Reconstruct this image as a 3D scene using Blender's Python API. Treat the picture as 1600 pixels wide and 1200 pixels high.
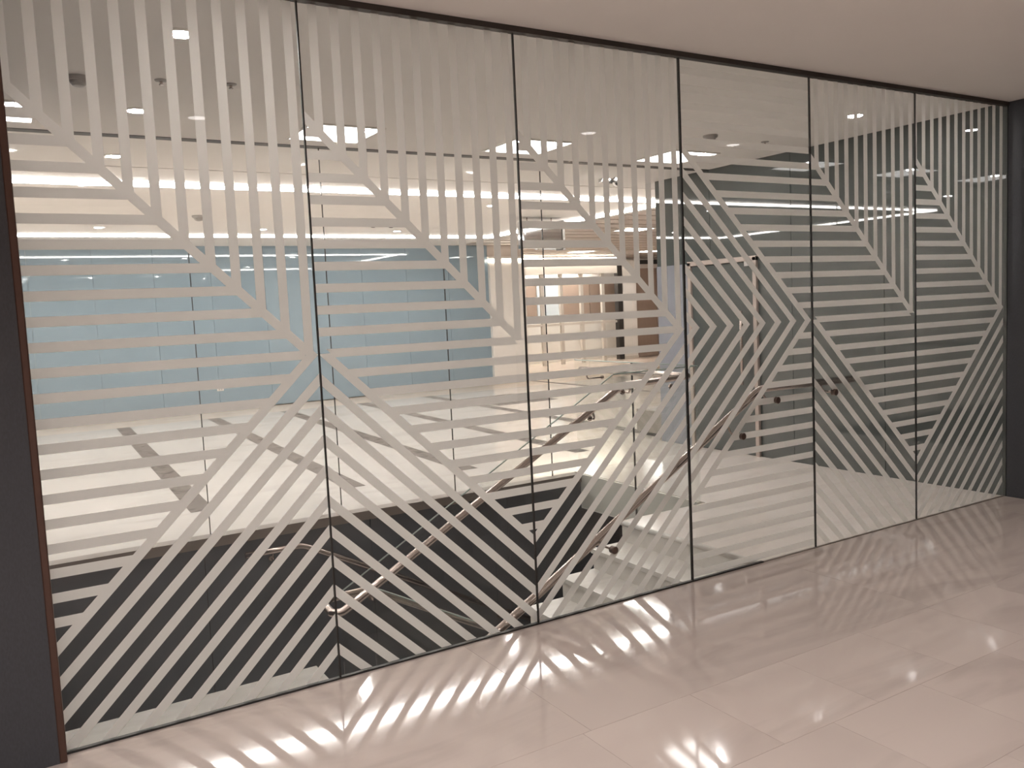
import bpy, bmesh, math, random
from mathutils import Matrix, Vector
random.seed(7)
for _o in list(bpy.data.objects):
    bpy.data.objects.remove(_o)
S = bpy.context.scene
COL = S.collection

# ------------------------------------------------------------------ camera, world, exposure
cam_data = bpy.data.cameras.new('camera')
cam = bpy.data.objects.new('camera', cam_data)
COL.objects.link(cam)
cam_data.sensor_fit = 'HORIZONTAL'
cam_data.sensor_width = 36.0
cam_data.lens = 1334.555 / 1600.0 * 36.0
cam_data.clip_start = 0.05
cam_data.clip_end = 200.0
YAW, PITCH, ROLL = 0.544530458, -0.0889578049, -0.0462773534
_f0 = Vector((math.sin(YAW), math.cos(YAW), 0)); _r0 = Vector((math.cos(YAW), -math.sin(YAW), 0)); _u0 = Vector((0, 0, 1))
_f = _f0 * math.cos(PITCH) + _u0 * math.sin(PITCH)
_u = -_f0 * math.sin(PITCH) + _u0 * math.cos(PITCH)
_r = _r0 * math.cos(ROLL) + _u * math.sin(ROLL)
_u2 = -_r0 * math.sin(ROLL) + _u * math.cos(ROLL)
M = Matrix.Identity(4)
for i in range(3):
    M[i][0] = _r[i]; M[i][1] = _u2[i]; M[i][2] = -_f[i]
M[0][3], M[1][3], M[2][3] = -2.2985, -3.6414, 1.6393
cam.matrix_world = M
S.camera = cam

w = bpy.data.worlds.new('world'); S.world = w
w.use_nodes = True
w.node_tree.nodes['Background'].inputs[0].default_value = (1.0, 0.93, 0.86, 1)
w.node_tree.nodes['Background'].inputs[1].default_value = 0.02

S.view_settings.view_transform = 'Standard'
S.view_settings.look = 'None'
S.view_settings.gamma = 1.0
S.view_settings.use_curve_mapping = False
S.view_settings.exposure = 1.2
S.cycles.max_bounces = 12
S.cycles.diffuse_bounces = 5
S.cycles.glossy_bounces = 6
S.cycles.transmission_bounces = 8
S.cycles.transparent_max_bounces = 40
S.cycles.use_denoising = True
S.cycles.sample_clamp_indirect = 6.0
S.cycles.caustics_reflective = False
S.cycles.caustics_refractive = False

LED_STRENGTH = 19.0
PANEL_STRENGTH = 3.4
SPOT_STRENGTH = 150.0
NEAR_WATTS = 64.0
WARM = (1.0, 0.94, 0.91, 1)

# ------------------------------------------------------------------ materials
MATS = {}
def new_mat(name):
    m = bpy.data.materials.new(name); m.use_nodes = True
    nt = m.node_tree
    b = nt.nodes['Principled BSDF']
    MATS[name] = m
    return m, nt, b

def plain(name, col, rough=0.5, metal=0.0, noise=0.0, nscale=8.0, spec=0.5, bump=0.0, stretch=(1, 1, 1), coat=0.0):
    m, nt, b = new_mat(name)
    b.inputs['Base Color'].default_value = (*col, 1)
    b.inputs['Roughness'].default_value = rough
    b.inputs['Metallic'].default_value = metal
    b.inputs['Specular IOR Level'].default_value = spec
    b.inputs['Coat Weight'].default_value = coat
    b.inputs['Coat Roughness'].default_value = 0.02
    if noise or bump:
        tc = nt.nodes.new('ShaderNodeNewGeometry')
        mp = nt.nodes.new('ShaderNodeMapping'); mp.inputs['Scale'].default_value = stretch
        nt.links.new(tc.outputs['Position'], mp.inputs['Vector'])
        n = nt.nodes.new('ShaderNodeTexNoise'); n.inputs['Scale'].default_value = nscale
        n.inputs['Detail'].default_value = 5
        nt.links.new(mp.outputs['Vector'], n.inputs['Vector'])
        if noise:
            mx = nt.nodes.new('ShaderNodeMix'); mx.data_type = 'RGBA'
            mx.inputs['A'].default_value = (*[c * (1 - noise) for c in col], 1)
            mx.inputs['B'].default_value = (*[min(1, c * (1 + noise)) for c in col], 1)
            nt.links.new(n.outputs['Fac'], mx.inputs['Factor'])
            nt.links.new(mx.outputs['Result'], b.inputs['Base Color'])
        if bump:
            bp = nt.nodes.new('ShaderNodeBump'); bp.inputs['Strength'].default_value = bump; bp.inputs['Distance'].default_value = 0.002
            nt.links.new(n.outputs['Fac'], bp.inputs['Height'])
            nt.links.new(bp.outputs['Normal'], b.inputs['Normal'])
    return m

def marble(name, col, dark, rough=0.08, scale=1.6, vein=0.5, stretch=(1, 3, 1), per_object=0.06, spec=0.5):
    m, nt, b = new_mat(name)
    g = nt.nodes.new('ShaderNodeNewGeometry')
    oi = nt.nodes.new('ShaderNodeObjectInfo')
    mp = nt.nodes.new('ShaderNodeMapping'); mp.inputs['Scale'].default_value = stretch
    off = nt.nodes.new('ShaderNodeVectorMath'); off.operation = 'SCALE'; off.inputs[0].default_value = (7, 11, 3)
    nt.links.new(oi.outputs['Random'], off.inputs['Scale'])
    add = nt.nodes.new('ShaderNodeVectorMath'); add.operation = 'ADD'
    nt.links.new(g.outputs['Position'], add.inputs[0]); nt.links.new(off.outputs[0], add.inputs[1])
    nt.links.new(add.outputs[0], mp.inputs['Vector'])
    n = nt.nodes.new('ShaderNodeTexNoise'); n.inputs['Scale'].default_value = scale; n.inputs['Detail'].default_value = 8
    n.inputs['Distortion'].default_value = 1.2
    nt.links.new(mp.outputs['Vector'], n.inputs['Vector'])
    r = nt.nodes.new('ShaderNodeValToRGB')
    r.color_ramp.elements[0].position = 0.30; r.color_ramp.elements[0].color = (*dark, 1)
    r.color_ramp.elements[1].position = 0.30 + 0.4 * vein; r.color_ramp.elements[1].color = (*col, 1)
    nt.links.new(n.outputs['Fac'], r.inputs['Fac'])
    hsv = nt.nodes.new('ShaderNodeHueSaturation')
    mr = nt.nodes.new('ShaderNodeMapRange'); mr.inputs['To Min'].default_value = 1 - per_object; mr.inputs['To Max'].default_value = 1 + per_object
    nt.links.new(oi.outputs['Random'], mr.inputs['Value'])
    nt.links.new(mr.outputs['Result'], hsv.inputs['Value'])
    nt.links.new(r.outputs['Color'], hsv.inputs['Color'])
    nt.links.new(hsv.outputs['Color'], b.inputs['Base Color'])
    b.inputs['Roughness'].default_value = rough
    b.inputs['Specular IOR Level'].default_value = spec
    return m

def clear_glass(name, tint=(0.975, 0.985, 0.98), ior=1.6):
    """thin architectural glass: straight-through transmission plus a Fresnel reflection on outward faces"""
    m, nt, b = new_mat(name)
    nt.nodes.remove(b)
    out = nt.nodes['Material Output']
    tr = nt.nodes.new('ShaderNodeBsdfTransparent'); tr.inputs[0].default_value = (*tint, 1)
    gl = nt.nodes.new('ShaderNodeBsdfGlossy'); gl.inputs['Roughness'].default_value = 0.0
    gl.inputs['Color'].default_value = (1, 1, 1, 1)
    fr = nt.nodes.new('ShaderNodeFresnel'); fr.inputs['IOR'].default_value = ior
    ge = nt.nodes.new('ShaderNodeNewGeometry')
    inv = nt.nodes.new('ShaderNodeMath'); inv.operation = 'SUBTRACT'; inv.inputs[0].default_value = 1.0
    nt.links.new(ge.outputs['Backfacing'], inv.inputs[1])
    mul = nt.nodes.new('ShaderNodeMath'); mul.operation = 'MULTIPLY'
    nt.links.new(fr.outputs[0], mul.inputs[0]); nt.links.new(inv.outputs[0], mul.inputs[1])
    mx = nt.nodes.new('ShaderNodeMixShader')
    nt.links.new(mul.outputs[0], mx.inputs[0]); nt.links.new(tr.outputs[0], mx.inputs[1]); nt.links.new(gl.outputs[0], mx.inputs[2])
    nt.links.new(mx.outputs[0], out.inputs['Surface'])
    return m

def frosted_film(name, col, transl=0.5):
    m, nt, b = new_mat(name)
    nt.nodes.remove(b)
    out = nt.nodes['Material Output']
    d = nt.nodes.new('ShaderNodeBsdfDiffuse'); d.inputs[0].default_value = (*col, 1)
    t = nt.nodes.new('ShaderNodeBsdfTranslucent'); t.inputs[0].default_value = (*col, 1)
    n = nt.nodes.new('ShaderNodeTexNoise'); n.inputs['Scale'].default_value = 400
    g = nt.nodes.new('ShaderNodeNewGeometry'); nt.links.new(g.outputs['Position'], n.inputs['Vector'])
    mr = nt.nodes.new('ShaderNodeMapRange'); mr.inputs['To Min'].default_value = transl - 0.04; mr.inputs['To Max'].default_value = transl + 0.04
    nt.links.new(n.outputs['Fac'], mr.inputs['Value'])
    mx = nt.nodes.new('ShaderNodeMixShader')
    nt.links.new(mr.outputs['Result'], mx.inputs[0])
    nt.links.new(d.outputs[0], mx.inputs[1]); nt.links.new(t.outputs[0], mx.inputs[2])
    nt.links.new(mx.outputs[0], out.inputs['Surface'])
    return m

def glow(name, strength, col=WARM):
    m, nt, b = new_mat(name)
    nt.nodes.remove(b)
    out = nt.nodes['Material Output']
    e = nt.nodes.new('ShaderNodeEmission'); e.inputs[0].default_value = col; e.inputs[1].default_value = strength
    nt.links.new(e.outputs[0], out.inputs['Surface'])
    return m

marble('floor_marble', (0.61, 0.52, 0.475), (0.52, 0.44, 0.40), rough=0.065, scale=1.3, stretch=(0.5, 2.2, 1), per_object=0.05, spec=1.0)
marble('far_marble', (0.67, 0.61, 0.555), (0.595, 0.54, 0.485), rough=0.1, scale=1.0, stretch=(1, 2, 1), per_object=0.03, spec=0.3)
marble('border_marble', (0.66, 0.55, 0.46), (0.58, 0.48, 0.40), rough=0.25, scale=1.2, per_object=0.02)
marble('ledge_stone', (0.27, 0.24, 0.205), (0.22, 0.195, 0.165), rough=0.3, scale=2.0)
marble('landing_marble', (0.80, 0.73, 0.68), (0.73, 0.66, 0.61), rough=0.12, scale=1.2, spec=0.4)
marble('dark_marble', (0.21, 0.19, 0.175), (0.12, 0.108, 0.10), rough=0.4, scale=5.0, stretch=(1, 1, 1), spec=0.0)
marble('stair_marble', (0.68, 0.65, 0.61), (0.60, 0.57, 0.535), rough=0.25, scale=1.4)
plain('ceiling_paint', (0.84, 0.81, 0.78), 0.9, noise=0.02, nscale=3)
plain('white_paint', (0.80, 0.76, 0.71), 0.6, noise=0.02, nscale=4)
plain('taupe_slat', (0.55, 0.485, 0.44), 0.5, noise=0.12, nscale=4, stretch=(1, 8, 1))
plain('taupe_gap', (0.66, 0.60, 0.55), 0.7, noise=0.05)
plain('brown_panel', (0.28, 0.20, 0.155), 0.45, noise=0.12, nscale=5, stretch=(6, 6, 0.6))
plain('blue_glass', (0.235, 0.305, 0.355), 0.02, noise=0.05, nscale=0.9, spec=0.45)
plain('teal_glass', (0.085, 0.094, 0.09), 0.015, noise=0.05, nscale=0.9, spec=0.6)
plain('slate_panel', (0.060, 0.064, 0.075), 0.42, noise=0.25, nscale=160, stretch=(1, 1, 0.4), spec=0.35, bump=0.1)
plain('void_panel', (0.052, 0.068, 0.083), 0.25, noise=0.12, nscale=2, spec=0.5)
plain('near_wall', (0.66, 0.62, 0.58), 0.8, noise=0.04)
plain('bronze', (0.10, 0.055, 0.043), 0.38, metal=0.4, noise=0.15, nscale=30)
plain('fascia_bronze', (0.20, 0.165, 0.14), 0.4, metal=0.3, noise=0.08, nscale=10)
plain('black_rubber', (0.016, 0.015, 0.014), 0.5, noise=0.1, nscale=20)
plain('dark_channel', (0.045, 0.037, 0.032), 0.45, metal=0.3, noise=0.1, nscale=20)
plain('steel', (0.46, 0.39, 0.355), 0.24, metal=1.0, noise=0.05, nscale=25, stretch=(1, 1, 8))
plain('fixing_bronze', (0.13, 0.095, 0.08), 0.35, metal=0.5, noise=0.05)
plain('polished_steel', (0.72, 0.73, 0.75), 0.05, metal=1.0, noise=0.15, nscale=3)
plain('dark_steel', (0.05, 0.045, 0.042), 0.35, metal=0.4, noise=0.1)
plain('beige_frame', (0.42, 0.35, 0.31), 0.35, noise=0.05)
plain('taupe_dark', (0.26, 0.235, 0.21), 0.5, noise=0.06)
plain('glass_edge', (0.42, 0.50, 0.465), 0.2, noise=0.03)
plain('mullion_paint', (0.62, 0.57, 0.51), 0.4, noise=0.04)
plain('plastic_white', (0.72, 0.69, 0.65), 0.4, noise=0.02)
plain('plastic_grey', (0.36, 0.34, 0.32), 0.4, noise=0.03)
plain('plastic_dark', (0.035, 0.032, 0.03), 0.15, noise=0.05)
plain('pale_blue_panel', (0.50, 0.53, 0.55), 0.3, noise=0.03)
plain('lilac_glass', (0.27, 0.28, 0.315), 0.05, noise=0.04, nscale=1.5)
clear_glass('clear_glass')
clear_glass('screen_glass', tint=(0.99, 0.997, 0.994), ior=1.18)
clear_glass('green_glass', tint=(0.962, 0.970, 0.964), ior=1.4)
frosted_film('frosted_film', (0.90, 0.885, 0.865), 0.58)
glow('led_glow', LED_STRENGTH)
glow('panel_glow', PANEL_STRENGTH)
glow('spot_glow', SPOT_STRENGTH)
glow('dim_spot_glow', SPOT_STRENGTH * 0.8)
glow('shop_fill_glow', 26.0)
glow('lens_glow', 4.0)
glow('far_fill_glow', 14.0)
glow('cove_glow', 7.0, (1.0, 0.86, 0.72, 1))

# ------------------------------------------------------------------ object helpers
def link(name, me, mat, parent=None):
    o = bpy.data.objects.new(name, me)
    COL.objects.link(o)
    if mat is not None:
        me.materials.append(MATS[mat])
    if parent is not None:
        o.parent = parent
    return o

def base_of(parent):
    p = parent
    v = Vector((0, 0, 0))
    while p is not None:
        v += p.location
        p = p.parent
    return v

def mesh_obj(name, verts, faces, mat, parent=None, smooth=False):
    b = base_of(parent)
    me = bpy.data.meshes.new(name)
    me.from_pydata([(x - b.x, y - b.y, z - b.z) for x, y, z in verts], [], faces)
    bm = bmesh.new(); bm.from_mesh(me)
    bmesh.ops.recalc_face_normals(bm, faces=bm.faces[:])
    bm.to_mesh(me); bm.free()
    if smooth:
        for p in me.polygons: p.use_smooth = True
    me.update()
    return link(name, me, mat, parent)

def box_vf(x0, x1, y0, y1, z0, z1, n=0):
    v = [(x0, y0, z0), (x1, y0, z0), (x1, y1, z0), (x0, y1, z0), (x0, y0, z1), (x1, y0, z1), (x1, y1, z1), (x0, y1, z1)]
    f = [(0, 3, 2, 1), (4, 5, 6, 7), (0, 1, 5, 4), (1, 2, 6, 5), (2, 3, 7, 6), (3, 0, 4, 7)]
    return v, [tuple(i + n for i in q) for q in f]

def box(name, x0, x1, y0, y1, z0, z1, mat, parent=None, bevel=0.0):
    v, f = box_vf(x0, x1, y0, y1, z0, z1)
    o = mesh_obj(name, v, f, mat, parent)
    if bevel:
        bm = bmesh.new(); bm.from_mesh(o.data)
        bmesh.ops.bevel(bm, geom=bm.edges[:], offset=bevel, segments=1, affect='EDGES')
        bm.to_mesh(o.data); bm.free()
    return o

def boxes(name, lst, mat, parent=None):
    V, F = [], []
    for b in lst:
        v, f = box_vf(*b, n=len(V)); V += v; F += f
    return mesh_obj(name, V, F, mat, parent)

def prism_xz(name, poly, y0, y1, mat, parent=None):
    n = len(poly)
    v = [(x, y0, z) for x, z in poly] + [(x, y1, z) for x, z in poly]
    f = [tuple(range(n)), tuple(range(2 * n - 1, n - 1, -1))] + [(i, (i + 1) % n, n + (i + 1) % n, n + i) for i in range(n)]
    return mesh_obj(name, v, f, mat, parent)

def prism_xy(name, poly, z0, z1, mat, parent=None):
    n = len(poly)
    v = [(x, y, z0) for x, y in poly] + [(x, y, z1) for x, y in poly]
    f = [tuple(range(n)), tuple(range(2 * n - 1, n - 1, -1))] + [(i, (i + 1) % n, n + (i + 1) % n, n + i) for i in range(n)]
    return mesh_obj(name, v, f, mat, parent)

def tube_vf(pts, rad, seg=14, n0=0):
    P = [Vector(p) for p in pts]
    V, F = [], []
    ref = Vector((0, 0, 1))
    for i, p in enumerate(P):
        if i == 0: t = (P[1] - P[0]).normalized(); k = 1.0
        elif i == len(P) - 1: t = (P[-1] - P[-2]).normalized(); k = 1.0
        else:
            a = (P[i] - P[i - 1]).normalized(); b = (P[i + 1] - P[i]).normalized()
            t = (a + b).normalized()
        r_ = ref if abs(t.dot(ref)) < 0.95 else Vector((1, 0, 0))
        s = t.cross(r_).normalized(); u = s.cross(t).normalized()
        for j in range(seg):
            an = 2 * math.pi * j / seg
            V.append(tuple(p + s * (rad * math.cos(an)) + u * (rad * math.sin(an))))
    m = len(P)
    for i in range(m - 1):
        for j in range(seg):
            a = i * seg + j; b = i * seg + (j + 1) % seg
            F.append((n0 + a, n0 + b, n0 + b + seg, n0 + a + seg))
    F.append(tuple(n0 + j for j in range(seg)))
    F.append(tuple(n0 + (m - 1) * seg + j for j in reversed(range(seg))))
    return V, F

def tube(name, pts, rad, mat, parent=None, seg=14):
    V, F = tube_vf(pts, rad, seg)
    return mesh_obj(name, V, F, mat, parent, smooth=True)

def round_path(pts, r=0.06, n=5):
    """fillet the corners of a polyline"""
    P = [Vector(p) for p in pts]
    out = [P[0]]
    for i in range(1, len(P) - 1):
        a, b, c = P[i - 1], P[i], P[i + 1]
        d1 = (a - b); d2 = (c - b)
        k = min(r, d1.length * .45, d2.length * .45)
        s = b + d1.normalized() * k; e = b + d2.normalized() * k
        for j in range(n + 1):
            t = j / n
            out.append((1 - t) ** 2 * s + 2 * t * (1 - t) * b + t * t * e)
    out.append(P[-1])
    return [tuple(p) for p in out]

def lathe(name, prof, cx, cy, z, mat, parent=None, seg=28, axis='z', flip=1):
    """prof: list of (radius, height); axis z hangs along z, axis y along y"""
    V, F = [], []
    for r, h in prof:
        for j in range(seg):
            a = 2 * math.pi * j / seg
            if axis == 'z': V.append((cx + r * math.cos(a), cy + r * math.sin(a), z + h))
            elif axis == 'y': V.append((cx + r * math.cos(a), cy + h, z + r * math.sin(a)))
            else: V.append((cx + h, cy + r * math.cos(a), z + r * math.sin(a)))
    m = len(prof)
    for i in range(m - 1):
        for j in range(seg):
            F.append((i * seg + j, i * seg + (j + 1) % seg, (i + 1) * seg + (j + 1) % seg, (i + 1) * seg + j))
    F.append(tuple(range(seg))); F.append(tuple(range((m - 1) * seg, m * seg)))
    o = mesh_obj(name, V, F, mat, parent)
    return o

def tag(o, label=None, cat=None, group=None, kind=None):
    if label: o['label'] = label
    if cat: o['category'] = cat
    if group: o['group'] = group
    if kind: o['kind'] = kind
    return o

def empty(name, loc):
    o = bpy.data.objects.new(name, None); COL.objects.link(o)
    o.empty_display_size = 0.1
    o.location = loc
    return o

def structure(name, loc=(0, 0, 0)):
    return tag(empty(name, loc), kind='structure')

H = 3.0            # ceiling height
WP = 1.0754        # glass panel width
XL, XR = -2.185, 4.345
YV = 3.15          # far side of the stair opening
YB = 12.5          # back wall

# ------------------------------------------------------------------ floors
fl = structure('floor', (0, -2, 0))
tile_cache = {}
def tile(parent, x0, x1, y0, y1, mat, name='floor_tile', gap=0.0006, z0=-0.02, z1=0.0):
    key = (round(x1 - x0, 3), round(y1 - y0, 3), mat, name)
    b = base_of(parent)
    if key not in tile_cache:
        hx, hy = (x1 - x0) / 2 - gap, (y1 - y0) / 2 - gap
        v, f = box_vf(-hx, hx, -hy, hy, z0, z1)
        me = bpy.data.meshes.new(name); me.from_pydata(v, [], f)
        bm = bmesh.new(); bm.from_mesh(me); bmesh.ops.recalc_face_normals(bm, faces=bm.faces[:]); bm.to_mesh(me); bm.free()
        me.materials.append(MATS[mat]); tile_cache[key] = me
    o = bpy.data.objects.new(name, tile_cache[key]); COL.objects.link(o)
    o.parent = parent
    o.location = ((x0 + x1) / 2 - b.x, (y0 + y1) / 2 - b.y, -b.z)
    return o

box('floor_bed', -7, 4.5, -7.2, 0.012, -0.32, -0.021, 'fascia_bronze', fl)
# first row along the glass, then narrow rows
x = -2.63
while x < XR - 0.01:
    tile(fl, x, min(x + 2.18, XR), -1.06, -0.006, 'floor_marble'); x += 2.18
row = 0
y = -1.06
while y > -3.3:
    x = -2.69 + (0.27 if row % 2 else 0)
    while x < XR - 0.01:
        tile(fl, x, min(x + 0.55, XR), y - 0.5, y, 'floor_marble'); x += 0.55
    y -= 0.5; row += 1
box('floor_slab', -7, XR, -7.2, y, -0.02, 0.0, 'floor_marble', fl)
box('floor_slab', -7, -2.70, y, -0.006, -0.02, 0.0, 'floor_marble', fl)

ff = structure('floor_far', (0, 7, 0))
# far concourse floor: pale marble fields between dark inlaid strips
strips = [(-0.85, 0.2), (0.56, 0.2), (1.80, 0.2), (3.24, 0.2), (4.6, 0.2)]
SL = 0.035
def sx(x, y): return x + SL * (y - 4.0)
Y0, Y1 = 4.05, 11.35
edges = [-4.6]
for c, wd in strips:
    edges += [c - wd / 2, c + wd / 2]
edges.append(17.0)
for i in range(0, len(edges), 2):
    a, b_ = edges[i], edges[i + 1]
    poly = [(sx(a, Y0) if i else a, Y0), (sx(b_, Y0) if i < len(edges) - 2 else b_, Y0), (sx(b_, Y1) if i < len(edges) - 2 else b_, Y1), (sx(a, Y1) if i else a, Y1)]
    prism_xy('marble_field', poly, -0.12, 0.0, 'far_marble', ff)
for c, wd in strips:
    a, b_ = c - wd / 2, c + wd / 2
    prism_xy('dark_marble_strip', [(sx(a, Y0), Y0), (sx(b_, Y0), Y0), (sx(b_, Y1), Y1), (sx(a, Y1), Y1)], -0.12, 0.0005, 'dark_marble', ff)
box('marble_border', -4.6, 17, YV + 0.02, Y0, -0.12, 0.0, 'far_marble', ff)
box('marble_border', -4.6, 17, Y1, 17.0, -0.12, 0.0, 'border_marble', ff)
box('dark_floor_patch', 4.95, 6.15, 8.75, 10.3, -0.02, 0.0012, 'dark_marble', ff)  # flat dark grey rectangle laid over the far floor

lf = structure('floor_landing', (3, 1.5, 0))
box('landing_slab', 1.665, XR, 0.012, 1.375, -0.16, 0.0, 'landing_marble', lf)
box('landing_slab', 2.52, XR, 1.375, YV + 0.02, -0.16, 0.0, 'landing_marble', lf)
box('landing_fascia', 2.49, 2.52, 1.44, YV - 0.05, -0.34, -0.005, 'white_paint', lf)
tube('landing_nosing', [(1.652, 0.03, -0.018), (1.652, 1.40, -0.018)], 0.018, 'stair_marble', lf)
box('window_ledge', -2.35, -1.118, 0.012, 0.21, -0.30, -0.001, 'ledge_stone', lf)
lo = structure('floor_lower', (0, 1.5, -3))
box('lower_slab', -2.4, XR, 0.0, YV, -3.1, -2.95, 'void_panel', lo)

# ------------------------------------------------------------------ walls
wl = structure('wall_left', (-4, 0, 0))
box('wall_board', -7, XL - 0.026, -0.07, 0.03, 0, H, 'slate_panel', wl)
tr = structure('trim_1', (XL, 0, 0))
box('edge_trim', XL - 0.026, XL, -0.075, 0.03, 0, H, 'bronze', tr, bevel=0.004)

wr = structure('wall_right', (XR, 0, 0))
# back-painted glass panels along the right-hand wall
ys = [-7.2, -6.0, -4.8, -3.6, -2.4, -1.2, -0.02]
for a, b_ in zip(ys[:-1], ys[1:]):
    box('wall_panel', XR, XR + 0.1, a + 0.002, b_ - 0.002, 0, H, 'slate_panel', wr)
ys = [-0.02, 1.03, 2.03, 3.11, 3.97]
for a, b_ in zip(ys[:-1], ys[1:]):
    box('glass_panel', XR, XR + 0.1, a + 0.003, b_ - 0.003, 0, H, 'teal_glass', wr)
box('panel_backing', XR + 0.1, XR + 0.2, -7.2, 3.97, -3, H, 'dark_steel', wr)
box('wall_return', XR + 0.2, 17.2, 3.85, 3.97, 0, H, 'white_paint', wr)

wb = structure('wall_back', (2, YB, 0))
x = -4.6
i = 0
while x < 6.99:
    x2 = min(x + 0.967, 7.0)
    box('blue_glass_panel', x + 0.002, x2 - 0.002, YB, YB + 0.06, 0.02, H, 'blue_glass', wb); x = x2; i += 1
box('panel_backing', -4.6, 7.0, YB + 0.06, YB + 0.3, 0, H, 'pale_blue_panel', wb)

box_side = structure('wall_far_left', (-4.6, 8, 0))
box('wall_board', -4.8, -4.6, YV, YB + 0.3, 0, H, 'white_paint', box_side)

wv = structure('wall_stairwell', (0, YV, -1.5))
x = -2.4
while x < XR - 0.01:
    x2 = min(x + 1.35, XR)
    box('dark_panel', x + 0.002, x2 - 0.002, YV - 0.09, YV, -2.95, -0.075, 'void_panel', wv); x = x2
box('edge_fascia', -2.4, 2.488, YV - 0.11, YV + 0.02, -0.075, 0.0, 'fascia_bronze', wv)
ws = structure('wall_stair_side', (-2.45, 1.5, 0))
box('side_board', -2.5, -2.402, 0.03, YV - 0.02, -2.95, H, 'slate_panel', ws)

wn = structure('wall_near', (-1, -7.2, 0))
box('wall_board', -7, XR + 0.2, -7.4, -7.2, 0, H, 'near_wall', wn)
box('wall_board', -7.2, -7, -7.4, 0.03, 0, H, 'near_wall', wn)

# ------------------------------------------------------------------ ceiling
ce = structure('ceiling', (0, 0, H))
box('near_ceiling', -7.2, XR + 0.2, -7.4, -0.03, H, H + 0.15, 'ceiling_paint', ce)
box('stair_ceiling', -7.2, XR + 0.2, -0.03, YV - 0.05, H, H + 0.15, 'ceiling_paint', ce)
box('ceiling_slot', -4.8, XR, YV - 0.05, YV + 0.05, H - 0.004, H + 0.15, 'dark_channel', ce)
box('stair_ceiling_end', XR, XR + 0.2, YV - 0.05, YV + 0.05, H, H + 0.15, 'ceiling_paint', ce)
box('bulkhead_ceiling', -4.8, 6.25, YV + 0.05, 4.44, H, H + 0.15, 'ceiling_paint', ce)
box('shadow_gap', -4.8, 6.25, 4.44, 4.47, H + 0.03, H + 0.15, 'plastic_grey', ce)
box('hall_ceiling', -4.8, 6.25, 4.47, YB + 0.3, H, H + 0.15, 'ceiling_paint', ce)
box('hall_ceiling_side', XR + 0.2, 6.25, -0.03, YV + 0.05, H, H + 0.15, 'ceiling_paint', ce)
box('slat_backing', 6.25, 17.2, 3.85, 17.2, H + 0.06, H + 0.15, 'taupe_gap', ce)
yy = 3.9
while yy < 17:
    box('ceiling_slat', 6.25, 17.2, yy, yy + 0.5, H, H + 0.06, 'taupe_slat', ce); yy += 0.62

# ------------------------------------------------------------------ glass partition with frosted stripes
gp = tag(empty('glass_partition', (0, 0, 0)), 'floor to ceiling clear glass wall with frosted white stripes and chevrons', 'glass wall')
JX = [XL, -WP, 0.0, WP, 2 * WP, 3 * WP, XR - 0.004]
PZ = 0.0957; PX = 0.0964; Z0 = 1.4755
HS = 0.0195                # half thickness of a stripe
DV = 0.0275                # half vertical thickness of a diagonal stripe
PD = 0.1362                # vertical pitch of the diagonal stripes
MS = 0.985                 # slope of the diagonals
ZB, ZT = 0.012, 2.972

def clip(poly, a, b, c):
    """keep a*x + b*z <= c"""
    out = []
    n = len(poly)
    for i in range(n):
        p, q = poly[i], poly[(i + 1) % n]
        fp = a * p[0] + b * p[1] - c; fq = a * q[0] + b * q[1] - c
        if fp <= 0: out.append(p)
        if (fp < 0 < fq) or (fq < 0 < fp):
            t = fp / (fp - fq)
            out.append((p[0] + t * (q[0] - p[0]), p[1] + t * (q[1] - p[1])))
    return out

def area(poly):
    return abs(sum(poly[i][0] * poly[(i + 1) % len(poly)][1] - poly[(i + 1) % len(poly)][0] * poly[i][1] for i in range(len(poly)))) / 2 if len(poly) > 2 else 0

def add_stripe(pane, poly, bounds):
    x0, x1 = bounds
    poly = clip(poly, -1, 0, -x0); poly = clip(poly, 1, 0, x1) if poly else poly
    poly = clip(poly, 0, -1, -ZB) if poly else poly; poly = clip(poly, 0, 1, ZT) if poly else poly
    if len(poly) < 3 or area(poly) < 2e-4: return
    prism_xz('film_stripe', poly, 0.0062, 0.0072, 'frosted_film', pane)

def line_band(slope, xc, zc, dv, x0, x1):
    """band around z = zc + slope*(x-xc)"""
    f = lambda x: zc + slope * (x - xc)
    return [(x0, f(x0) - dv), (x1, f(x1) - dv), (x1, f(x1) + dv), (x0, f(x0) + dv)]

def upper_mitre(pane, xa, xb):
    """vertical stripes over a falling diagonal, with horizontal stripes below it; meets the right joint at Z0"""
    B = (xa, xb)
    xm = xb - 0.030
    d = lambda x: Z0 - MS * (x - xm)           # centre line of the diagonal
    add_stripe(pane, clip(line_band(-MS, xm, Z0, DV, xa - .1, xb + .1), 0, -1, -Z0), B)
    k = 0
    while True:
        xc = xb - 0.038 - k * PX
        if xc + HS < xa: break
        p = [(xc - HS, 0), (xc + HS, 0), (xc + HS, 4), (xc - HS, 4)]
        # above the diagonal: z >= d(x)+DV   ->  -MS*x - z <= -(Z0+MS*xm+DV)
        p = clip(p, -MS, -1, -(Z0 + MS * xm + DV))
        add_stripe(pane, p, B); k += 1
    return xm

def horizontals(pane, xa, xb, conds, kmin, kmax):
    for k in range(kmin, kmax + 1):
        zc = Z0 + k * PZ
        p = [(xa - .1, zc - HS), (xb + .1, zc - HS), (xb + .1, zc + HS), (xa - .1, zc + HS)]
        for c in conds:
            if p: p = clip(p, *c)
        if len(p) >= 3: add_stripe(pane, p, (xa, xb))

def below_upper(xm): return (MS, 1, Z0 + MS * xm - DV)          # under the falling diagonal

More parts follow.
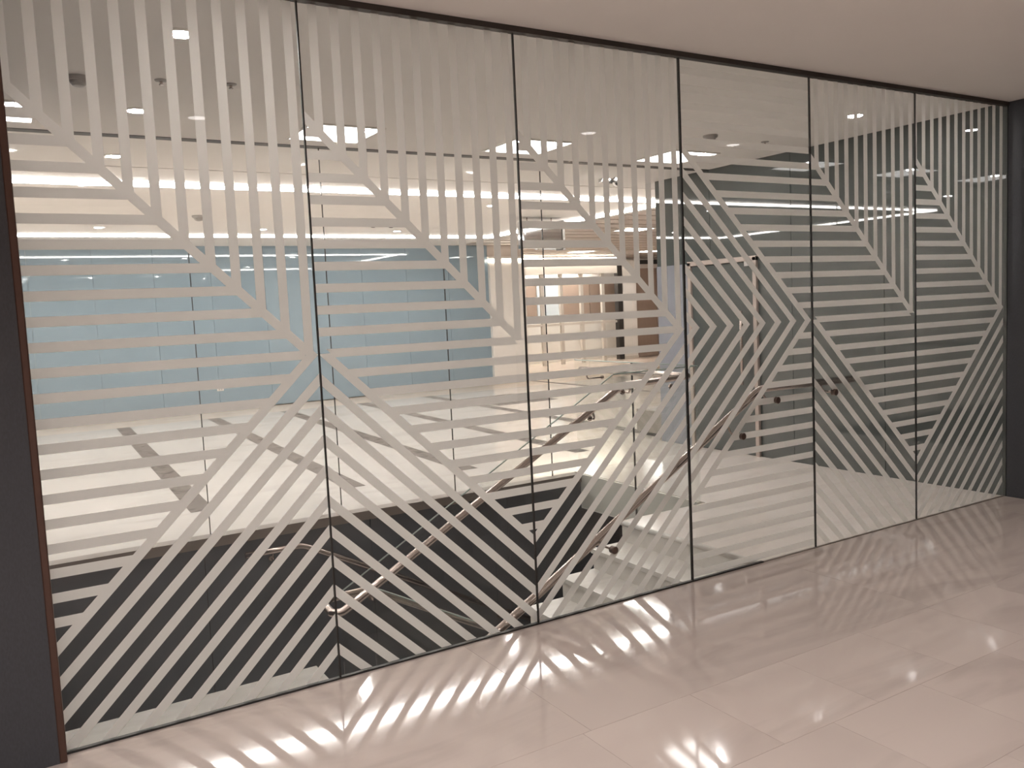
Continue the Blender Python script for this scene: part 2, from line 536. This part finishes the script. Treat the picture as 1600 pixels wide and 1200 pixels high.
def lower_left(pane, xa, xb):
    """diagonals falling to the left from the right joint"""
    for j in range(0, 20):
        zc = 1.4995 - j * PD
        p = line_band(MS, xb, zc, DV, xa - .1, xb + .1)
        p = clip(p, 0, 1, Z0)
        if len(p) >= 3: add_stripe(pane, p, (xa, xb))
    return (MS, -1, MS * xb - 1.4995 - DV)                       # z >= line + DV

def lower_right(pane, xa, xb):
    for j in range(0, 20):
        zc = 1.4995 - j * PD
        p = line_band(-MS, xa, zc, DV, xa - .1, xb + .1)
        p = clip(p, 0, 1, Z0)
        if len(p) >= 3: add_stripe(pane, p, (xa, xb))
    return (-MS, -1, -MS * xa - 1.4995 - DV)

for i in range(6):
    xa, xb = JX[i], JX[i + 1]
    ga, gb = (0.0034, 0.0034)
    if i == 2: gb = 0.006
    if i == 3: ga = 0.006
    pane = box('glass_pane', xa + (ga if i else 0), xb - (gb if i < 5 else 0), -0.006, 0.006, 0.006, 2.985, 'clear_glass', gp)
    sa, sb = xa + ga, xb - gb
    if i in (0, 1, 2, 4, 5):
        xm = upper_mitre(pane, sa, sb)
        up = below_upper(xm)
        lowc = lower_left(pane, sa, sb) if i in (0, 2, 5) else lower_right(pane, sa, sb)
        horizontals(pane, sa, sb, [up, lowc], -14, 16)
    else:
        # nested chevrons pointing right, horizontal stripes outside them
        for j in range(-9, 1):
            tip = sb - 0.002 + j * 0.1364
            th = 0.027
            for sgn in (1, -1):
                # arm: |x distance from tip line| ; z = Z0 + sgn*MS*(tip_c - x)
                p = line_band(-sgn * MS, tip - th, Z0, DV, sa - .1, sb + .1)
                p = clip(p, 0, -sgn, -sgn * Z0)
                if len(p) >= 3: add_stripe(pane, p, (sa, sb))
        tipc = sb - 0.002 - 0.027
        for k in range(-16, 17):
            zc = Z0 + k * PZ
            p = [(sa - .1, zc - HS), (sb + .1, zc - HS), (sb + .1, zc + HS), (sa - .1, zc + HS)]
            if k >= 0: p1 = clip(p, -MS, -1, -(Z0 + MS * tipc + DV))
            else: p1 = clip(p, -MS, 1, -(-Z0 + MS * tipc + DV))
            if k == 0: continue
            if len(p1) >= 3: add_stripe(pane, p1, (sa, sb))
for i in range(1, 6):
    hw = 0.0055 if i == 3 else (0.002 if i == 5 else 0.0032)
    box('joint_seal', JX[i] - hw, JX[i] + hw, -0.0063, 0.0058, 0.006, 2.985, 'black_rubber', gp)
box('head_channel', XL, XR, -0.03, 0.012, 2.972, H - 0.0005, 'dark_channel', gp)
box('base_channel', XL, 1.66, -0.009, 0.012, -0.001, 0.008, 'black_rubber', gp)
box('base_channel', 1.66, XR, -0.007, 0.010, -0.001, 0.003, 'fascia_bronze', gp)
box('edge_seal', XL, XL + 0.003, -0.008, 0.008, 0.006, 2.975, 'plastic_grey', gp)

# ------------------------------------------------------------------ plain glass screen on the far side of the stairs
gs = tag(empty('glass_screen', (1, YV, 0)), 'plain full height glass screen along the far edge of the stair opening', 'glass wall')
GX = [-2.4, -0.975, 0.09, 1.165, 2.225, 3.28]
for a, b_ in zip(GX[:-1], GX[1:]):
    box('glass_pane', a + 0.004, b_ - 0.004, YV - 0.006, YV + 0.006, 0.002, H - 0.006, 'screen_glass', gs)
for a in GX[1:-1]:
    box('joint_seal', a - 0.0028, a + 0.0028, YV - 0.0062, YV + 0.0062, 0.002, H - 0.006, 'plastic_dark', gs)
fit = box('patch_fitting', 2.93, 3.10, YV - 0.03, YV + 0.03, 2.82, 2.86, 'polished_steel', gs, bevel=0.006)
lathe('fitting_boss', [(0.02, -0.07), (0.045, -0.065), (0.05, -0.04), (0.03, -0.03)], 3.10, YV, 2.83, 'polished_steel', fit, axis='y')

# ------------------------------------------------------------------ staircase
st = tag(empty('staircase', (0, 1.5, -1.24)), 'pale stone staircase going down beside the striped glass wall', 'staircase')
RISE, GO = 0.155, 0.285
def step_poly(xf, z, sgn, go):
    # xf = nosing x; flight falls towards sgn*x ; tread goes back from the nosing against sgn
    t = 0.032; n = 0.022; b = 0.07
    back = xf - sgn * (go + b)
    return [(xf + sgn * n, z), (xf + sgn * n, z - t), (xf, z - t - 0.012), (xf, z - RISE - 0.002), (xf - sgn * b, z - RISE - 0.06), (back, z - 0.075), (back, z)]
# the landing's own riser, then eight treads falling to the left
prism_xz('step', [(1.65, 0.0), (1.65, -RISE - 0.002), (1.72, -RISE - 0.06), (1.72, -0.18), (1.664, -0.18), (1.664, 0.0)], 0.013, 1.37, 'stair_marble', st)
for k in range(1, 8):
    xf = 1.65 - GO * k
    prism_xz('step', step_poly(xf, -RISE * k, -1, GO - 0.072 + 0.002), 0.045, 1.36, 'stair_marble', st)
box('half_landing', -2.0, -0.345, 0.045, 3.05, -1.40, -1.24, 'stair_marble', st)
for k in range(1, 10):
    xf = -0.345 + GO * k
    prism_xz('step', step_poly(xf, -1.24 - RISE * k, 1, GO - 0.072), 1.62, 3.04, 'stair_marble', st)

# ------------------------------------------------------------------ handrails and balustrades
def bracket(parent, px, pz, rail, y_glass, y_rail, puck_r=0.021):
    d = lathe('fixing_disc', [(puck_r * .8, -0.0205), (puck_r, -0.018), (puck_r, 0.012), (puck_r * .6, 0.016)], px, y_glass, pz, 'fixing_bronze', parent, axis='y')
    dx = rail[0] - px
    tube('bracket_arm', round_path([(px, y_glass + 0.01, pz), (px, y_rail, pz), (rail[0], y_rail, rail[1])], 0.03, 4), 0.007, 'steel', d, seg=8)
    return d

hr = tag(empty('handrail', (0.7, 0.08, 0.5)), 'steel tube handrail fixed to the back of the striped glass, sloping down left', 'handrail')
YR = 0.09
rp = [(2.66, YR, 1.055), (1.77, YR, 1.065), (-0.60, YR, -0.245), (-1.1, YR, -0.245)]
tube('rail_tube', round_path(rp, 0.05, 4), 0.024, 'steel', hr, seg=16)
def rail_z(x): return 1.065 - (1.77 - x) * (1.31 / 2.37)
for px, pz, rx in ((1.815, 0.995, 1.78), (2.36, 0.995, 2.33), (1.51, 0.805, 1.47), (0.51, 0.295, 0.46)):
    rz = (1.06 if rx > 1.77 else rail_z(rx)) - 0.02
    bracket(hr, px, pz, (rx, rz), 0.0075, YR)

br = tag(empty('stair_balustrade', (0.8, 1.4, 0)), 'clear glass stair balustrade with steel handrail wrapping around the stair opening', 'balustrade')
Yg = 1.385; Yh = 1.285
def bz(x): return 1.035 - (1.63 - x) * (1.205 / 2.234)
prism_xz('glass_panel', [(1.62, bz(1.62) + 0.075), (0.55, bz(0.55) + 0.075), (0.55, bz(.55) - 0.98), (1.62, bz(1.62) - 0.98)], Yg - 0.006, Yg + 0.006, 'green_glass', br)
prism_xz('glass_panel', [(0.54, bz(.54) + 0.075), (-0.58, bz(-.58) + 0.075), (-0.58, bz(-.58) - 0.98), (0.54, bz(.54) - 0.98)], Yg - 0.006, Yg + 0.006, 'green_glass', br)
prism_xz('glass_panel', [(1.63, 1.11), (2.46, 1.11), (2.46, -0.16), (1.63, -0.16)], Yg - 0.006, Yg + 0.006, 'green_glass', br)
box('glass_panel', 2.472, 2.484, 1.39, 2.20, -0.32, 1.11, 'green_glass', br)
box('glass_panel', 2.472, 2.484, 2.215, 3.06, -0.32, 1.11, 'green_glass', br)
prism_xz('glass_panel', [(-0.32, -0.13), (1.9, -1.345), (1.9, -2.40), (-0.32, -1.20)], 1.50, 1.512, 'green_glass', br)
path = [(2.29, 2.71, 1.05), (2.29, Yh, 1.05), (1.63, Yh, 1.035), (-0.604, Yh, -0.17), (-0.66, 1.31, -0.172), (-0.645, 1.50, -0.172), (-0.575, 1.59, -0.172), (-0.30, 1.59, -0.172), (2.0, 1.59, -1.41)]
tube('rail_tube', round_path(path, 0.035, 3), 0.025, 'steel', br, seg=16)
for rx in (1.70, 2.18):
    d = lathe('fixing_disc', [(0.02, -0.012), (0.02, 0.0)], rx, Yg - 0.006, 0.975, 'steel', br, axis='y')
    tube('bracket_arm', round_path([(rx, Yg - 0.01, 0.975), (rx, Yh, 0.975), (rx, Yh, 1.025)], 0.03, 4), 0.007, 'steel', d, seg=8)
for rx in (1.35, 0.75, 0.1, -0.42):
    d = lathe('fixing_disc', [(0.02, -0.012), (0.02, 0.0)], rx + .04, Yg - 0.006, bz(rx) - 0.075, 'steel', br, axis='y')
    tube('bracket_arm', round_path([(rx + .04, Yg - 0.01, bz(rx) - 0.075), (rx + .02, Yh, bz(rx) - 0.07), (rx, Yh, bz(rx) - 0.015)], 0.03, 4), 0.007, 'steel', d, seg=8)
d = lathe('fixing_disc', [(0.02, -0.012), (0.02, 0.0)], 2.472, 2.62, 0.965, 'steel', br, axis='x')
tube('bracket_arm', round_path([(2.462, 2.62, 0.965), (2.29, 2.62, 0.965), (2.29, 2.62, 1.03)], 0.03, 4), 0.007, 'steel', d, seg=8)

tube('glass_edge', [(2.478, 3.06, 1.112), (2.478, 1.39, 1.112)], 0.005, 'glass_edge', br, seg=8)
tube('glass_edge', [(2.46, Yg, 1.112), (1.63, Yg, 1.112)], 0.005, 'glass_edge', br, seg=8)
tube('glass_edge', [(1.62, Yg, bz(1.62) + 0.077), (-0.58, Yg, bz(-.58) + 0.077)], 0.005, 'glass_edge', br, seg=8)
tube('glass_edge', [(-0.32, 1.506, -0.128), (1.9, 1.506, -1.343)], 0.005, 'glass_edge', br, seg=8)
box('panel_joint', 2.472, 2.484, 2.202, 2.213, -0.32, 1.11, 'plastic_dark', br)
wrl = tag(empty('wall_handrail', (0.5, 3.0, -0.6)), 'steel wall handrail on the dark panelling below the far floor edge', 'handrail')
tube('rail_tube', round_path([(-0.76, 2.99, -0.175), (-0.31, 2.99, -0.175), (2.15, 2.99, -1.46)], 0.05, 4), 0.025, 'steel', wrl, seg=16)
for rx, rz in ((-0.55, -0.195), (0.45, -0.60), (1.5, -1.14)):
    d = lathe('fixing_disc', [(0.02, -0.012), (0.02, 0.0)], rx, YV - 0.09, rz - 0.055, 'steel', wrl, axis='y')
    tube('bracket_arm', round_path([(rx, YV - 0.10, rz - 0.055), (rx, 2.99, rz - 0.055), (rx, 2.99, rz)], 0.03, 4), 0.007, 'steel', d, seg=8)

# ------------------------------------------------------------------ glass door in the right-hand wall
dr = tag(empty('door_1', (XR, 2.95, 0)), kind='structure')
box('door_frame', XR - 0.035, XR, 2.45, 2.50, 0, 2.04, 'beige_frame', dr, bevel=0.004)
box('door_frame', XR - 0.035, XR, 3.39, 3.44, 0, 2.04, 'beige_frame', dr, bevel=0.004)
box('door_frame', XR - 0.035, XR, 2.45, 3.44, 2.0, 2.05, 'beige_frame', dr, bevel=0.004)
leaf = box('door_leaf', XR - 0.018, XR - 0.004, 2.51, 3.38, 0.01, 1.99, 'teal_glass', dr)
hd = tube('pull_handle', [(XR - 0.085, 2.615, 0.74), (XR - 0.085, 2.615, 1.50)], 0.016, 'steel', leaf)
tube('handle_post', [(XR - 0.018, 2.615, 0.86), (XR - 0.085, 2.615, 0.86)], 0.009, 'steel', leaf, seg=8)
tube('handle_post', [(XR - 0.018, 2.615, 1.38), (XR - 0.085, 2.615, 1.38)], 0.009, 'steel', leaf, seg=8)
box('lilac_pane', XR - 0.012, XR - 0.002, 3.45, 3.965, 0.0, 2.03, 'lilac_glass', dr)  # lilac-tinted pane over the wall glass, beside the door frame
box('hinge_patch', XR - 0.04, XR - 0.003, 2.50, 2.60, 1.95, 2.0, 'polished_steel', leaf)

# ------------------------------------------------------------------ ceiling lights
LZ = H - 0.036
ll = tag(empty('linear_ceiling_light', (1.4, 7.8, H)), 'long white linear light forming a rectangular loop on the far ceiling', 'ceiling light')
LXa, LXb, LYa, LYb = -3.15, 5.85, 5.30, 10.40
def led_run(x0, x1, y0, y1):
    n = max(1, round(max(x1 - x0, y1 - y0) / 2.2))
    for i in range(n):
        if x1 - x0 > y1 - y0:
            a = x0 + (x1 - x0) * i / n; b_ = x0 + (x1 - x0) * (i + 1) / n
            box('diffuser', a + 0.004, b_ - 0.004, y0, y1, LZ, H - 0.012, 'led_glow', ll)
        else:
            a = y0 + (y1 - y0) * i / n; b_ = y0 + (y1 - y0) * (i + 1) / n
            box('diffuser', x0, x1, a + 0.004, b_ - 0.004, LZ, H - 0.012, 'led_glow', ll)
led_run(LXa, LXb, LYa - 0.038, LYa + 0.038)
led_run(LXa, LXb + 0.2, LYb - 0.038, LYb + 0.038)
led_run(LXa - 0.038, LXa + 0.038, LYa + 0.07, LYb - 0.07)
led_run(LXb - 0.038, LXb + 0.038, LYa + 0.07, LYb - 0.07)
boxes('mounting_rail', [(LXa, LXb, LYa - 0.03, LYa + 0.03, H - 0.012, H), (LXa, LXb + .2, LYb - 0.03, LYb + 0.03, H - 0.012, H),
                        (LXa - 0.03, LXa + 0.03, LYa + .05, LYb - .05, H - 0.012, H), (LXb - 0.03, LXb + 0.03, LYa + .05, LYb - .05, H - 0.012, H)], 'plastic_white', ll)

panel_labels = ['square light panel in the ceiling above the stair opening, leftmost of the row', 'square light panel in the ceiling just right of the first glass joint',
                'square light panel in the ceiling just above the second glass joint', 'square light panel in the ceiling above the right end of the stairs']
def square_panel(xc, yc, label, group, lamp, mat='panel_glow', lamp_mat='spot_glow'):
    e = tag(empty('panel_light', (xc, yc, H)), label, 'ceiling light', group)
    h = 0.27
    box('diffuser', xc - h, xc + h, yc - h, yc + h, H - 0.006, H - 0.002, mat, e)
    boxes('frame', [(xc - h - .02, xc - h, yc - h - .02, yc + h + .02, H - 0.010, H), (xc + h, xc + h + .02, yc - h - .02, yc + h + .02, H - 0.010, H),
                    (xc - h, xc + h, yc - h - .02, yc - h, H - 0.010, H), (xc - h, xc + h, yc + h, yc + h + .02, H - 0.010, H)], 'plastic_white', e)
    if lamp:
        lathe('lamp', [(0.05, -0.006), (0.048, -0.012), (0.03, -0.015)], xc + 0.16, yc - 0.19, H, lamp_mat, e)
for i, xc in enumerate((-2.22, 0.03, 1.74, 3.42)):
    square_panel(xc, 2.59, panel_labels[i], 'square light panels over the stairs', True, 'panel_glow', 'dim_spot_glow')

def downlight(xc, yc, label, mat='spot_glow', r=0.058, group='round recessed downlights'):
    e = tag(empty('downlight', (xc, yc, H)), label, 'ceiling light', group)
    lathe('trim_ring', [(r + 0.018, 0.0), (r + 0.016, -0.006), (r + 0.002, -0.008), (r, 0.0)], xc, yc, H, 'plastic_white', e)
    lathe('lens', [(r, -0.002), (r * .97, -0.007), (r * .5, -0.009)], xc, yc, H, mat, e)
    return e
DL = [(-1.41, 0.69, 'bright round downlight at the top left, close behind the first glass pane'),
      (-1.38, 2.32, 'round downlight at the left, between the brightest one and the ceiling slot'),
      (-1.33, 3.95, 'round downlight at the left just beyond the dark ceiling slot'),
      (-0.90, 9.41, 'round downlight at the left nearest the blue wall'),
      (1.31, 6.17, 'round downlight just beyond the linear light, right of the first glass joint'),
      (3.51, 6.26, 'round downlight just beyond the linear light, left of the second glass joint'),
      (1.36, 9.49, 'small round downlight near the blue wall, left of the first glass joint'),
      (3.63, 9.62, 'small round downlight near the blue wall, between the first two glass joints'),
      (3.55, 0.72, 'round downlight at the upper right close behind the fifth glass pane')]
for a in DL: downlight(*a, mat='dim_spot_glow' if a[0] > 3.0 else 'spot_glow')
for xc, yc, lab in ((8.6, 14.4, 'added square fill light in the distant ceiling left of the shop front'), (10.9, 14.4, 'added square fill light in the distant ceiling before the shop front'),
                    (13.2, 14.4, 'added square fill light in the distant ceiling before the dark post'), (10.6, 16.6, 'added square fill light inside the distant shop, left one'), (12.4, 16.6, 'added square fill light inside the distant shop, right one'), (8.2, 9.0, 'added square fill light in the slatted ceiling right of the light loop'),
                    (12.0, 9.0, 'added square fill light in the slatted ceiling far right of the light loop')):
    square_panel(xc, yc, lab, 'square fill lights added at the far end', False, 'shop_fill_glow' if yc > 16 else 'far_fill_glow')  # made-up panels added to brighten the shop end and slatted ceiling
for xc, yc in [(x_, y_) for x_ in (-4.4, -2.7, -1.0, 0.7) for y_ in (-2.4, -5.0) if not (x_ > 0 and y_ > -3)] + [(1.9, -1.95), (3.5, -1.95)]:
    e = downlight(xc, yc, 'unseen round downlight in the near corridor ceiling above and behind the viewer', 'lens_glow', group='unseen downlights in the near corridor')
    ld = bpy.data.lights.new('lamp', 'SPOT'); ld.energy = NEAR_WATTS * (0.42 if xc > 1.5 else 1.0); ld.color = WARM[:3]  # unseen lamps for the lit near side; right pair added to brighten the floor
    ld.spot_size = math.radians(88 if xc > 1.5 else 140); ld.spot_blend = 0.9; ld.shadow_soft_size = 0.05
    lo_ = bpy.data.objects.new('lamp', ld); COL.objects.link(lo_); lo_.parent = e; lo_.location = (0, 0, -0.02)

def detector(xc, yc, label, s=1.0):
    e = tag(empty('smoke_detector', (xc, yc, H)), label, 'smoke detector', 'ceiling smoke detectors')
    lathe('base', [(0.062 * s, 0.0), (0.062 * s, -0.014 * s), (0.055 * s, -0.022 * s)], xc, yc, H, 'plastic_grey', e)
    lathe('sensor_cap', [(0.045 * s, -0.022 * s), (0.042 * s, -0.036 * s), (0.03 * s, -0.050 * s), (0.012 * s, -0.054 * s)], xc, yc, H, 'plastic_grey', e)
detector(-1.77, 1.64, 'grey smoke detector on the ceiling at the upper left')
detector(2.99, 1.70, 'grey smoke detector on the ceiling behind the fourth glass pane')
detector(0.11, 7.9, 'small smoke detector on the far ceiling above the blue wall', 1.3)
for i, (xc, yc) in enumerate(((2.58, 8.1), (2.86, 8.1))):
    e = tag(empty('dome_camera', (xc, yc, H)), ['left one of the pair of dark dome cameras on the far ceiling', 'right one of the pair of dark dome cameras on the far ceiling'][i], 'security camera', 'dome cameras on the far ceiling')
    lathe('mount', [(0.085, 0.0), (0.085, -0.03), (0.08, -0.035)], xc, yc, H, 'plastic_grey', e)
    lathe('dome', [(0.078, -0.035), (0.072, -0.065), (0.052, -0.095), (0.02, -0.11)], xc, yc, H, 'plastic_dark', e)
for i, (xc, yc) in enumerate(((-1.36, 1.55), (-0.99, 1.5), (2.95 + 0.75, 1.75))):
    e = tag(empty('sprinkler', (xc, yc, H)), ['small ceiling sprinkler below and left of the brightest downlight', 'small ceiling sprinkler below and right of the brightest downlight', 'small ceiling sprinkler right of the smoke detector over the stairs'][i], 'sprinkler', 'ceiling sprinklers')
    lathe('rosette', [(0.035, 0.0), (0.033, -0.006), (0.02, -0.008)], xc, yc, H, 'plastic_grey', e)
    lathe('head', [(0.008, -0.008), (0.008, -0.022), (0.014, -0.025), (0.012, -0.028)], xc, yc, H, 'steel', e)

# ------------------------------------------------------------------ far end: column, shop front, hanging sign
co = tag(empty('column', (7.45, 12.9, 0)), 'white square column at the right end of the blue wall', 'column')
box('shaft', 7.0, 7.9, 12.42, 13.35, 0.0, 2.72, 'white_paint', co)
box('cove_light', 6.98, 7.92, 12.40, 12.46, 2.64, 2.70, 'cove_glow', co)
box('capital', 6.98, 7.92, 12.46, 13.37, 2.72, 2.76, 'white_paint', co)
box('bulkhead', 6.99, 7.9, 12.50, 13.3, 2.76, H, 'taupe_slat', co)

YS = 16.0
sf = tag(empty('shop_front', (11.8, YS, 0)), 'distant glazed shop front with white mullions under a lit fascia', 'shop front')
box('fascia', 9.0, 13.3, YS - 0.1, YS + 0.1, 2.50, 2.93, 'white_paint', sf)
box('cove_light', 9.0, 13.3, YS - 0.22, YS - 0.12, 2.90, 2.94, 'cove_glow', sf)
for xm_ in (9.2, 9.95, 10.68, 11.31, 12.01, 12.76):
    box('mullion', xm_ - 0.05, xm_ + 0.05, YS - 0.04, YS + 0.04, 0, 2.50, 'mullion_paint', sf)
box('transom', 9.0, 13.3, YS - 0.03, YS + 0.03, 1.08, 1.14, 'mullion_paint', sf)
for a, b_ in ((9.25, 9.9), (10.0, 10.63), (10.73, 11.26), (11.36, 11.96), (12.06, 12.71), (12.81, 13.2)):
    box('shop_pane', a, b_, YS - 0.005, YS + 0.005, 0.02, 2.48, 'screen_glass', sf)
box('dark_post', 13.24, 13.40, YS - 0.12, YS + 0.05, 0, 2.92, 'dark_steel', sf)
back = [(9.0, 10.4, 'brown_panel'), (10.4, 11.3, 'brown_panel'), (11.3, 12.2, 'pale_blue_panel'), (12.2, 13.2, 'brown_panel'), (13.2, 14.6, 'brown_panel'), (14.6, 15.4, 'pale_blue_panel')]
wf = structure('wall_far', (12, 17.2, 0))
box('wall_board', 7.0, 17.2, 17.25, 17.4, 0, H, 'white_paint', wf)
for a, b_, m_ in back:
    box('wall_panel', a + .01, b_ - .01, 17.2, 17.25, 1.25, 2.45, m_, wf)
box('wall_counter', 9.0, 15.6, 16.9, 17.2, 0.0, 1.15, 'white_paint', wf)
box('wall_board', 17.2, 17.4, 3.85, 17.4, 0, H, 'white_paint', wf)
box('wall_board', 7.0, 7.2, 13.35, 17.25, 0, H, 'white_paint', wf)
pl = tag(empty('pilaster', (13.7, YS, 0)), 'pale pilaster right of the dark post at the distant shop front', 'pillar')
box('shaft', 13.43, 13.93, YS - 0.1, YS + 0.1, 0.08, 2.85, 'white_paint', pl)
box('plinth', 13.42, 13.94, YS - 0.11, YS + 0.11, 0.0, 0.08, 'mullion_paint', pl)
bd = tag(empty('wood_doors', (14.8, YS, 0)), 'brown wooden double door beside the pale pilaster', 'door')
for a, b_ in ((13.95, 14.78), (14.80, 15.62)):
    lf_ = box('door_leaf', a, b_, YS, YS + 0.06, 0.01, 2.62, 'brown_panel', bd)
    box('kick_plate', a + .02, b_ - .02, YS - 0.006, YS, 0.03, 0.28, 'steel', lf_)
    box('rail_line', a + .02, b_ - .02, YS - 0.008, YS, 1.30, 1.36, 'taupe_gap', lf_)
box('header', 13.94, 16.6, YS - 0.06, YS + 0.08, 2.74, 2.86, 'dark_steel', bd)
box('transom_panel', 13.94, 16.6, YS, YS + 0.08, 2.62, 2.74, 'taupe_gap', bd)
box('side_panel', 15.63, 17.2, YS, YS + 0.08, 0.0, 2.74, 'pale_blue_panel', bd)

hs = tag(empty('hanging_sign', (5.35, 7.5, 2.98)), 'polished metal box sign hanging from the far ceiling near the light corner', 'sign')
bx = box('casing', 4.72, 5.44, 7.42, 7.58, 2.52, 2.94, 'polished_steel', hs, bevel=0.01)
box('face_panel', 4.76, 5.40, 7.412, 7.42, 2.56, 2.90, 'polished_steel', bx)
box('end_cap', 5.44, 5.48, 7.40, 7.60, 2.50, 2.96, 'plastic_grey', hs)
for a in (4.85, 5.3):
    tube('hanger_rod', [(a, 7.5, 2.93), (a, 7.5, H)], 0.01, 'steel', hs, seg=8)

so = tag(empty('wall_socket', (1.22, YB, 0.4)), 'small white socket plate low on the blue wall', 'socket')
box('plate', 1.22 - 0.06, 1.22 + 0.06, YB - 0.012, YB, 0.4 - 0.035, 0.4 + 0.035, 'plastic_white', so, bevel=0.004)
boxes('socket_insert', [(1.22 - 0.035, 1.22 - 0.005, YB - 0.014, YB - 0.012, 0.4 - 0.02, 0.4 + 0.02), (1.22 + 0.005, 1.22 + 0.035, YB - 0.014, YB - 0.012, 0.4 - 0.02, 0.4 + 0.02)], 'plastic_grey', so)

be = tag(empty('bench', (4.75, 4.3, 0)), 'low taupe block bench just beyond the end of the right wall', 'bench')
box('seat_block', 4.48, 5.05, 4.02, 4.60, 0.04, 0.32, 'taupe_dark', be, bevel=0.008)
box('plinth', 4.51, 5.02, 4.04, 4.57, 0.0, 0.04, 'dark_steel', be)
box('marble_line', 7.85, 7.95, 5.0, 12.3, -0.01, 0.0014, 'dark_marble', ff)
